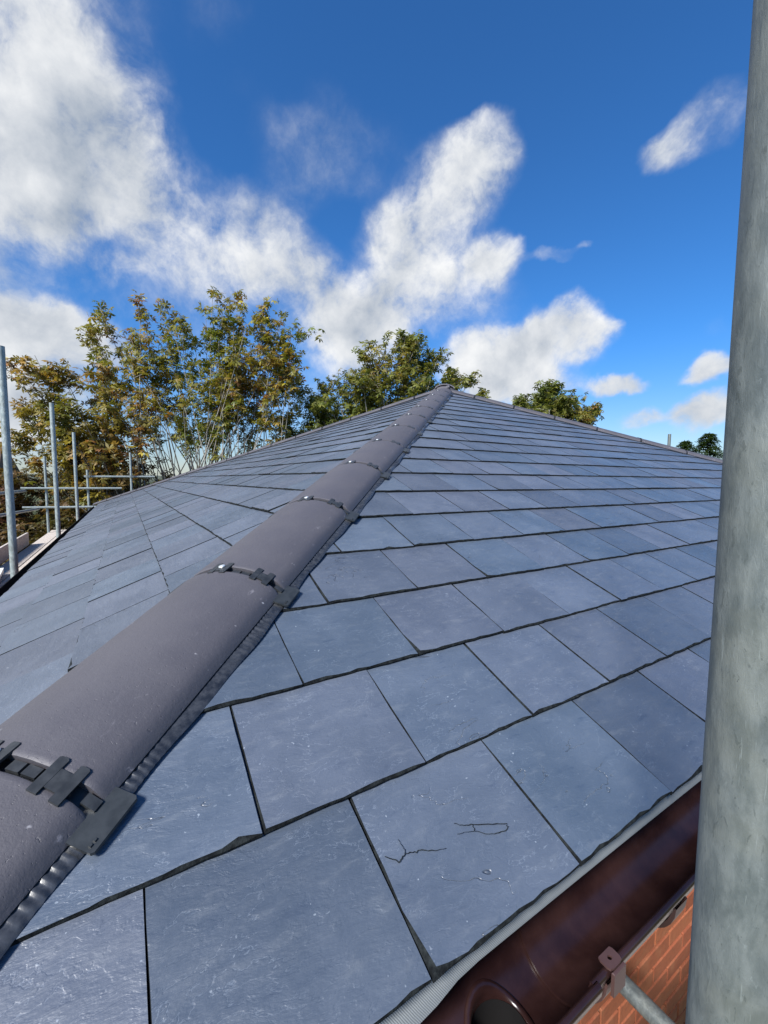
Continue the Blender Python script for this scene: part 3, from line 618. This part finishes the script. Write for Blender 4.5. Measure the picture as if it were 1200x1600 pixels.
# --- wall: single bricks where they can be told apart, brickwork beyond
WY = .40
BX0, BX1, BZ0, BZ1 = .9, 2.925, -2.05, -.70
wall = MB()
wy0 = .40
wall.box((XC + LX / 2, (wy0 + LY - .4) / 2, (GZ - .2) / 2), (LX - .9, LY - .4 - wy0, -GZ - .2), mi=0)
WY = wy0 - .012
wl = wall.build('wall', M['brickwork'], house)
mb = MB(); mb.box(((BX0 + BX1) / 2, wy0 - .004, (BZ0 + BZ1) / 2), (BX1 - BX0, .008, BZ1 - BZ0)); mb.build('mortar', M['mortar'], wl)
rg = random.Random(9)
BR = []
for i in range(5):
    b = MB(); b.box((0, 0, 0), (.2155, .016, .0645), ch=.0035); b.v = [(x + rg.uniform(-.0014, .0014), y, z + rg.uniform(-.0014, .0014)) for x, y, z in b.v]; BR.append(b.mesh('brick', M['brick']))
for r in range(int((BZ1 - BZ0) / .075)):
    for k in range(int((BX1 - BX0) / .225)):
        x = BX0 + .1125 + k * .225 - (.1125 if r % 2 else 0)
        if x < BX0 + .1: continue
        place('brick', BR[rg.randrange(5)], wl, Matrix.Translation((x, wy0 - .009 + rg.uniform(-.002, .001), BZ0 + .0375 + r * .075)))

# ------------------------------------------------------------------ scaffolding
def pole(name, a, b, parent, r=.02415, n=20, mat=None): mb = MB(); mb.tube([Vector((0, 0, 0)), Vector(b) - Vector(a)], [r, r], n, hollow=.84); return place(name, mb.mesh(name, mat or M['galv']), parent, Matrix.Translation(a))
def coupler(p, parent):
    mb = MB(); p = Vector(p)
    mb.tube([Vector((0, 0, -.028)), Vector((0, 0, .028))], [.034, .034], 12); mb.box((.03, -.03, 0), (.045, .05, .05), ch=.004); mb.tube([Vector((.05, 0, .0)), Vector((.085, -.02, 0))], [.007, .007], 6); mb.tube([Vector((.06, -.008, 0)), Vector((.072, -.014, 0))], [.013, .013], 6)
    return place('coupler', mb.mesh('coupler', M['galv']), parent, Matrix.Translation(p))
near = thing('scaffolding', 'scaffold in front of the brown gutter, its thick galvanised pole filling the right edge', 'scaffolding', (.285, -.208, GZ))
np_ = pole('standard', (.285, -.208, GZ), (.285, -.208, 2.6), near, n=64)
pole('transom', (1.19, .385, -.93), (1.19, -1.3, -.93), near, n=32)
for k in range(4):
    mb = MB(); mb.box((0, 0, 0), (3.9, .222, .038), ch=.004); o = place('board', mb.mesh('board', M['board']), near, Matrix.Translation((1.9, .09 - .227 * k - .08-.0, -.902)))
left = thing('scaffolding', 'galvanised scaffold with rails and boarded deck along the left eaves', 'scaffolding', (-1.1, 7.4, GZ))
for x, y, z1 in ((-.72, 3.72, 1.47), (-.72, 6.13, 1.44), (-.72, 8.6, 1.32), (-1.48, 11.4, 1.02), (-.73, 11.4, .74), (.12, 11.4, 1.16), (-1.52, 2.2, 1.1), (.12 + 2.2, 11.4, .9)):
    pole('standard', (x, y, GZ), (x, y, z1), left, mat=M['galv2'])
for a, b in (((-1.9, 11.35, .325), (-.08, 11.35, .315)), ((-1.89, 11.35, -.086), (-.2, 11.35, -.11)), ((-.80, 11.46, .585), (.62, 11.46, .592)),
             ((-1.52, 1.2, .335), (-1.52, 9.35, .319)), ((-1.52, 1.2, .21), (-1.52, 10.6, -.077))):
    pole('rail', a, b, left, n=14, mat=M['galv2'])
for p in ((-1.48, 11.4, .322), (-1.48, 11.4, -.09), (-.73, 11.4, .318), (-.73, 11.4, .585), (-.73, 11.4, -.103), (.12, 11.4, .59)): coupler(p, left)
rg = random.Random(4)
for k in range(3):
    for a, b in ((1.0, 4.9), (4.93, 8.8), (8.83, 11.9)):
        mb = MB(); mb.box((0, 0, 0), (.222, b - a, .038), ch=.004); place('board', mb.mesh('board', M['board']), left, Matrix.Translation((-.92 - .228 * k, (a + b) / 2, -.67 + rg.uniform(-.003, .003))))
mb = MB(); mb.box((0, 0, 0), (.038, 7.6, .222), ch=.004); place('toe_board', mb.mesh('toe_board', M['board']), left, Matrix.Translation((-1.53, 5.6, -.54)))
mb = MB(); mb.box((0, 0, 0), (3.4, .222, .038), ch=.004); place('board', mb.mesh('board', M['board']), left, Matrix.Translation((.4, 10.95, -.67)))
# white plastic trough on the deck
tr = MB(); P_ = Vector((0, 0, 0)); prof = [(-.075, .09), (-.07, .035), (-.05, .006), (-.02, 0), (.02, 0), (.05, .006), (.07, .035), (.075, .09), (.067, .09), (.062, .038), (.044, .014), (0, .010), (-.044, .014), (-.062, .038), (-.067, .09)]
m = len(prof); Lt = 1.0
tr.add([(x, y * Lt, z) for y in (-.5, .5) for x, z in prof], [(i, (i + 1) % m, m + (i + 1) % m, m + i) for i in range(m)])
for y in (-.5, .5): tr.add([(x, y * Lt, z) for x, z in prof[:8]], [tuple(range(8))])
t0 = thing('trough', 'white plastic trough lying on the scaffold deck at the left edge', 'trough', (-1.33, 6.0, -.65))
tm = place('channel', tr.mesh('channel', M['white']), t0, Matrix.Translation((-1.33, 6.0, -.649)) @ Matrix.Rotation(.12, 4, 'Z'))
tl = MB(); tl.box((0, .12, .093), (.16, .62, .006), ch=.002); place('lid', tl.mesh('lid', M['white']), t0, Matrix.Translation((-1.33, 6.0, -.649)) @ Matrix.Rotation(.12, 4, 'Z'))
fp = thing('scaffold_pole', 'short grey pole end rising beyond the right hip', 'pole', (9.98, 4.24, GZ))
pole('tube', (9.98, 4.24, GZ), (9.98, 4.24, 1.56), fp, r=.03); pole('rail', (9.9, 4.29, .2), (9.9, 9.5, .2), fp); coupler((9.98, 4.24, .2), fp)

# ------------------------------------------------------------------ trees
PAL = [((.105, .130, .022), .28), ((.185, .175, .032), .34), ((.245, .175, .042), .20), ((.200, .098, .034), .07), ((.38, .33, .055), .08), ((.065, .085, .018), .03)]
def leaves_mesh(pts, dirs, rg, size, pal, leaflets=6, droop=.5):
    """palmate leaves: several leaflets fanned round each leaf stalk"""
    n = len(pts); pts = np.asarray(pts); nr = np.random.RandomState(rg.randrange(10**6))
    ax = nr.normal(size=(n, 3)) * .55 + np.array([0, 0, 1.0]); ax /= np.linalg.norm(ax, axis=1)[:, None]
    a = np.cross(ax, nr.normal(size=(n, 3))); a /= np.linalg.norm(a, axis=1)[:, None]; b = np.cross(ax, a)
    sz = size * nr.uniform(.65, 1.25, n); V = []; C = []
    cum = np.cumsum([w_ for _, w_ in pal]); cols = np.array([c for c, _ in pal])
    # neighbouring leaves turn together: choose by a smooth field plus chance
    fld = .5 + .25 * (np.sin(pts[:, 0] * 1.7 + 1) + np.sin(pts[:, 2] * 2.1 + pts[:, 1] * .9))
    ch = np.clip(.55 * fld + .45 * nr.uniform(0, 1, n) + nr.normal(0, .08, n), 0, .999) * cum[-1]
    lc = cols[np.searchsorted(cum, ch).clip(0, len(pal) - 1)] * nr.uniform(.7, 1.3, (n, 1))
    for k in range(leaflets):
        th = (k / (leaflets - 1) - .5) * 4.4 + nr.normal(0, .12, n)
        d = a * np.cos(th)[:, None] + b * np.sin(th)[:, None]; s = np.cross(ax, d)
        L = sz * (1 - .35 * np.abs(k / (leaflets - 1) - .5) * 2); wd = L * .19
        dr = ax * (-droop * nr.uniform(.3, 1.2, n) * L)[:, None]
        p0 = pts; p1 = pts + d * (L * .6)[:, None] + s * wd[:, None] + dr * .35; p2 = pts + d * L[:, None] + dr; p3 = pts + d * (L * .6)[:, None] - s * wd[:, None] + dr * .35
        V.append(np.stack([p0, p1, p2, p3], 1)); C.append(np.repeat((lc * nr.uniform(.9, 1.1, (n, 1)))[:, None, :], 4, 1))
    V = np.concatenate(V).reshape(-1, 3); C = np.concatenate(C).reshape(-1, 3); nf = len(V) // 4
    me = bpy.data.meshes.new('crown'); me.vertices.add(len(V)); me.vertices.foreach_set('co', V.astype(np.float32).ravel())
    me.loops.add(nf * 4); me.loops.foreach_set('vertex_index', np.arange(nf * 4, dtype=np.int32))
    me.polygons.add(nf); me.polygons.foreach_set('loop_start', np.arange(0, nf * 4, 4, dtype=np.int32)); me.update(calc_edges=True)
    at = me.color_attributes.new('leaf_colour', 'FLOAT_COLOR', 'POINT'); at.data.foreach_set('color', np.concatenate([C, np.ones((len(C), 1))], 1).astype(np.float32).ravel())
    me.materials.append(M['leaf']); return me
def rand_in(rg, surf=.0):
    while True:
        p = Vector((rg.uniform(-1, 1), rg.uniform(-1, 1), rg.uniform(-1, 1)))
        if surf <= p.length <= 1: return p
def tree(name, label, base, fork, lobes, seed, nst=6, size=.17, stems_per=5, twigs=10, lpt=7, bark='bark', pal=PAL, group=None, leafstart=.55, r0=.16, depth=1.0, spread=.3):
    rg = random.Random(seed); t = thing(name, label, 'tree', (base[0], base[1], GZ), group)
    wood = MB(); trunk = MB(); base = Vector((base[0], base[1], GZ)); fork = Vector(fork)
    trunk.tube([base, base.lerp(fork, .5) + Vector((.05, .03, 0)), fork], [r0 * 1.5, r0 * 1.15, r0], 10)
    P = []
    for lx, ly, lz, rx, rz, dens in lobes:
        c = Vector((lx, ly, lz)); ns = max(1, round(stems_per * (rx * rz) ** .5 * dens))
        for s in range(ns):
            q = rand_in(rg, .2); tgt = c + Vector((q.x * rx, q.y * rx * depth, q.z * rz * .9))
            hor = Vector((tgt.x - fork.x, tgt.y - fork.y, 0)); H = tgt.z - fork.z
            st = fork + Vector((rg.uniform(-spread, spread), rg.uniform(-spread, spread), rg.uniform(-.8, .1) - (spread - .3) * 1.5))
            c1 = st + hor * rg.uniform(.25, .5) + Vector((0, 0, H * rg.uniform(.30, .5))); pts = []
            nseg = 9; wob = Vector((rg.gauss(0, .14), rg.gauss(0, .14), 0))
            for k in range(nseg + 1):
                u = k / nseg; p = st * (1 - u)**2 + c1 * (2 * u * (1 - u)) + tgt * u * u + wob * math.sin(u * 7 + seed) + Vector((rg.gauss(0, .02), rg.gauss(0, .02), rg.gauss(0, .02))) * (1 if 0 < k < nseg else 0); pts.append(p)
            rb = r0 * rg.uniform(.18, .48); wood.tube(pts, [max(.006, rb * (1 - .93 * (k / nseg) ** .8)) for k in range(nseg + 1)], 5, False)
            for w_ in range(int(twigs * dens + .5)):
                u = 1 - (1 - leafstart) * rg.random() ** 1.4; i = min(nseg - 1, int(u * nseg)); p = pts[i].lerp(pts[i + 1], u * nseg - i)
                q = rand_in(rg, .4); e = p + Vector((q.x * rx * .62, q.y * rx * .62 * depth, q.z * rz * .45 + .12))
                mid = p.lerp(e, .5) + Vector((0, 0, .06)); wood.tube([p, mid, e], [.011, .008, .004], 4, False)
                for l in range(lpt):
                    f = rg.uniform(.25, 1.08); bp = p.lerp(e, f); off = rand_in(rg) * (.20 * size / .17)
                    P.append(tuple(bp + off))
    tk = trunk.build('trunk', M[bark], t); wood.build('branches', M[bark], t)
    me = leaves_mesh(P, None, rg, size, pal); place('crown', me, t)
    return t
LB = [(-0.64, 17.08, 5.82, 0.53, 0.75, 1), (0.05, 16.57, 4.87, 0.9, 0.96, 1), (1.0, 16.07, 5.83, 0.64, 0.9, 1), (1.13, 15.86, 4.45, 1.03, 0.86, .9), (2.08, 15.37, 5.52, 0.9, 1.03, 1), (3.0, 14.83, 5.74, 0.9, 0.9, 1.1), (3.9, 14.25, 5.53, 0.96, 1.03, 1.1), (4.63, 13.82, 5.75, 0.71, 0.96, 1.1), (4.77, 13.63, 4.58, 0.81, 1.07, 1.1), (3.5, 14.4, 4.46, 1.07, 0.86, 1), (2.39, 15.06, 4.14, 0.96, 0.86, .8),
      (4.54, 13.64, 3.19, 0.86, 0.86, .55), (1.79, 15.29, 2.64, 1.93, 1.18, .12), (-0.19, 16.57, 3.27, 1.07, 1.07, .4), (3.06, 14.49, 2.44, 1.5, 1.07, .14)]
GRP = 'horse chestnut trees behind the roof'
tree('chestnut_tree', 'tall chestnut with bare grey stems and russet green top, left of the apex', (2.2, 15.4), (2.2, 15.3, -1.0), LB, 11, stems_per=8, twigs=8, lpt=8, size=.180, group=GRP, r0=.13, leafstart=.70, spread=1.5)
LA = [(-1.92, 14.73, 3.65, 0.74, 0.46, 1.1), (-1.19, 14.23, 3.13, 0.97, 0.67, 1.1), (-2.1, 14.75, 2.68, 0.63, 0.63, 1), (-0.77, 13.9, 2.34, 0.97, 0.7, .9), (-1.69, 14.4, 1.55, 1.05, 0.63, 1), (-0.29, 13.69, 3.31, 0.53, 0.49, .8), (0.13, 13.35, 2.43, 0.7, 0.63, .6)]
PALA = [((.115, .120, .024), .24), ((.195, .160, .034), .32), ((.245, .155, .042), .26), ((.215, .098, .034), .12), ((.36, .29, .055), .06)]
tree('chestnut_tree', 'lower browner chestnut leaning left behind the scaffold poles', (.4, 14.2), (.4, 14.1, -1.6), LA, 23, stems_per=7, twigs=9, lpt=9, size=.185, pal=PALA, group=GRP, r0=.13, bark='darkbark')
LC = [(5.64, 14.15, 3.27, 0.83, 0.73, 1), (6.43, 13.68, 3.51, 0.92, 0.8, 1), (7.24, 13.25, 4.2, 0.8, 0.8, 1), (8.04, 12.81, 4.77, 0.87, 0.92, 1.1), (8.85, 12.39, 5.69, 0.5, 0.55, 1), (9.31, 12.03, 4.89, 0.78, 0.87, 1.1), (8.19, 12.61, 3.63, 1.38, 0.92, 1.2), (9.37, 11.9, 3.75, 0.92, 0.78, 1.2), (10.27, 11.39, 4.33, 0.6, 0.41, 1.1), (10.66, 11.16, 4.45, 0.41, 0.28, 1), (11.22, 10.75, 3.65, 0.23, 0.14, 1), (5.3, 14.3, 2.3, 1.0, .7, 1), (6.9, 13.3, 2.5, 1.0, .7, 1)]
PALC = [((.095, .118, .026), .36), ((.155, .162, .036), .34), ((.215, .180, .048), .20), ((.36, .32, .070), .06), ((.19, .105, .036), .04)]
tree('chestnut_tree', 'greener chestnut with a pointed top rising directly behind the roof apex', (8.0, 12.8), (8.0, 12.7, -.6), LC, 37, stems_per=9, twigs=10, lpt=11, size=.175, pal=PALC, group=GRP, r0=.15)
LD = [(13.1, 10.75, 3.5, 0.49, 0.34, 1.2), (13.74, 10.4, 3.94, 0.59, 0.34, 1.2), (14.35, 9.98, 3.51, 0.73, 0.37, 1.2), (15.07, 9.52, 3.27, 0.49, 0.27, 1.2), (13.9, 10.3, 3.0, 1.2, .5, 1)]
tree('chestnut_tree', 'chestnut whose small crown top shows above the right hip', (14.0, 10.4), (14.0, 10.3, .8), LD, 41, stems_per=13, twigs=10, lpt=11, size=.17, pal=PALC, group=GRP, r0=.12)
# shrubs behind the deck
PALS = [((.050, .048, .014), .25), ((.090, .070, .020), .30), ((.120, .070, .024), .28), ((.095, .040, .018), .12), ((.16, .13, .03), .05)]
for i, (lab, base, lobes) in enumerate((
    ('brown shrub at the left edge, behind the outer scaffold rails', (-3.4, 17.6), [(-2.83, 17.2, 0.59, 1.28, 0.86, 1.2), (-3.42, 18.22, -0.59, 1.28, 1.07, 1.2), (-3.6, 17.5, -1.8, 1.4, 1.0, 1)]),
    ('rust brown shrub behind the middle scaffold poles', (-1.2, 16.4), [(-1.39, 16.5, 0.06, 1.5, 0.96, 1.3), (-1.5, 16.3, -1.2, 1.5, 1.0, 1.2), (-.4, 15.9, .5, 1.0, .8, 1.2)]),
    ('olive shrub below the bare stems, beside the left roof corner', (.7, 15.9), [(0.28, 16.08, .75, 1.28, 0.75, 1.1), (1.7, 15.6, .5, 1.2, 0.8, 1.1), (.6, 15.9, -.6, 1.3, .9, 1)]))):
    t = tree('shrub', lab, base, (base[0], base[1], -3.2), lobes, 60 + i, stems_per=6, twigs=11, lpt=10, size=.18, pal=PALS, group='brown shrubs behind the scaffold deck', r0=.08, bark='darkbark', leafstart=.6)
    t['category'] = 'shrub'
# conifer: tiers of drooping fronds
def conifer(label, base, top, rad, seed):
    rg = random.Random(seed); t = thing('conifer_tree', label, 'tree', (base[0], base[1], GZ), 'dark conifers right of the hip')
    mb = MB(); mb.tube([(base[0], base[1], GZ), (base[0], base[1], top)], [.16, .015], 8); mb.build('trunk', M['darkbark'], t)
    P = []; D_ = []
    V = []; C = []
    z = top - .05
    while z > top - 4.5:
        r = min(rad, .25 + (top - z) * .75) * rg.uniform(.75, 1.1); nb = 14
        for k in range(nb):
            a = rg.uniform(0, 6.283); L = r * rg.uniform(.6, 1.15)
            for j in range(12):
                f = (j + 1) / 12; p = Vector((base[0] + math.cos(a) * L * f, base[1] + math.sin(a) * L * f, z + .18 * L * f - .42 * L * f * f))
                for q in range(5):
                    d = Vector((math.cos(a + rg.gauss(0, .9)), math.sin(a + rg.gauss(0, .9)), rg.uniform(-.5, .5))).normalized() * rg.uniform(.08, .17); s = d.cross(Vector((0, 0, 1)) + rand_in(rg) * .5).normalized() * .022
                    V += [p, p + d * .6 + s, p + d, p + d * .6 - s]; cc = rg.uniform(.7, 1.4); C += [(.040 * cc, .068 * cc, .022 * cc, 1)] * 4
        z -= .13
    me = bpy.data.meshes.new('crown'); me.from_pydata(V, [], [(i, i + 1, i + 2, i + 3) for i in range(0, len(V), 4)]); at = me.color_attributes.new('leaf_colour', 'FLOAT_COLOR', 'POINT'); at.data.foreach_set('color', np.array(C, dtype=np.float32).ravel()); me.materials.append(M['leaf']); place('crown', me, t)
conifer('dark conifer top beside the thick pole, the taller of two', (26.1, 9.7), 3.05, 1.3, 71)
conifer('dark conifer top beyond the right hip, the lower of two', (25.1, 10.3), 2.65, 1.2, 72)

# a neighbouring roof at the far left, behind the shrubs
nb = thing('neighbouring_house', 'brown roofed house at the left edge behind the first scaffold pole', 'house', (-8.5, 27, GZ))
mb = MB(); mb.box((-8.5, 27, (GZ + .3) / 2), (7, 6, .3 - GZ)); mb.build('wall', M['render'], nb)
mb = MB(); mb.add([(-12.3, 23.7, .25), (-4.7, 23.7, .25), (-4.7, 30.3, .25), (-12.3, 30.3, .25), (-12.0, 27, 2.3), (-5.0, 27, 2.3)], [(0, 1, 5, 4), (2, 3, 4, 5), (1, 2, 5), (3, 0, 4), (3, 2, 1, 0)]); mb.build('roof', M['rooftile'], nb)
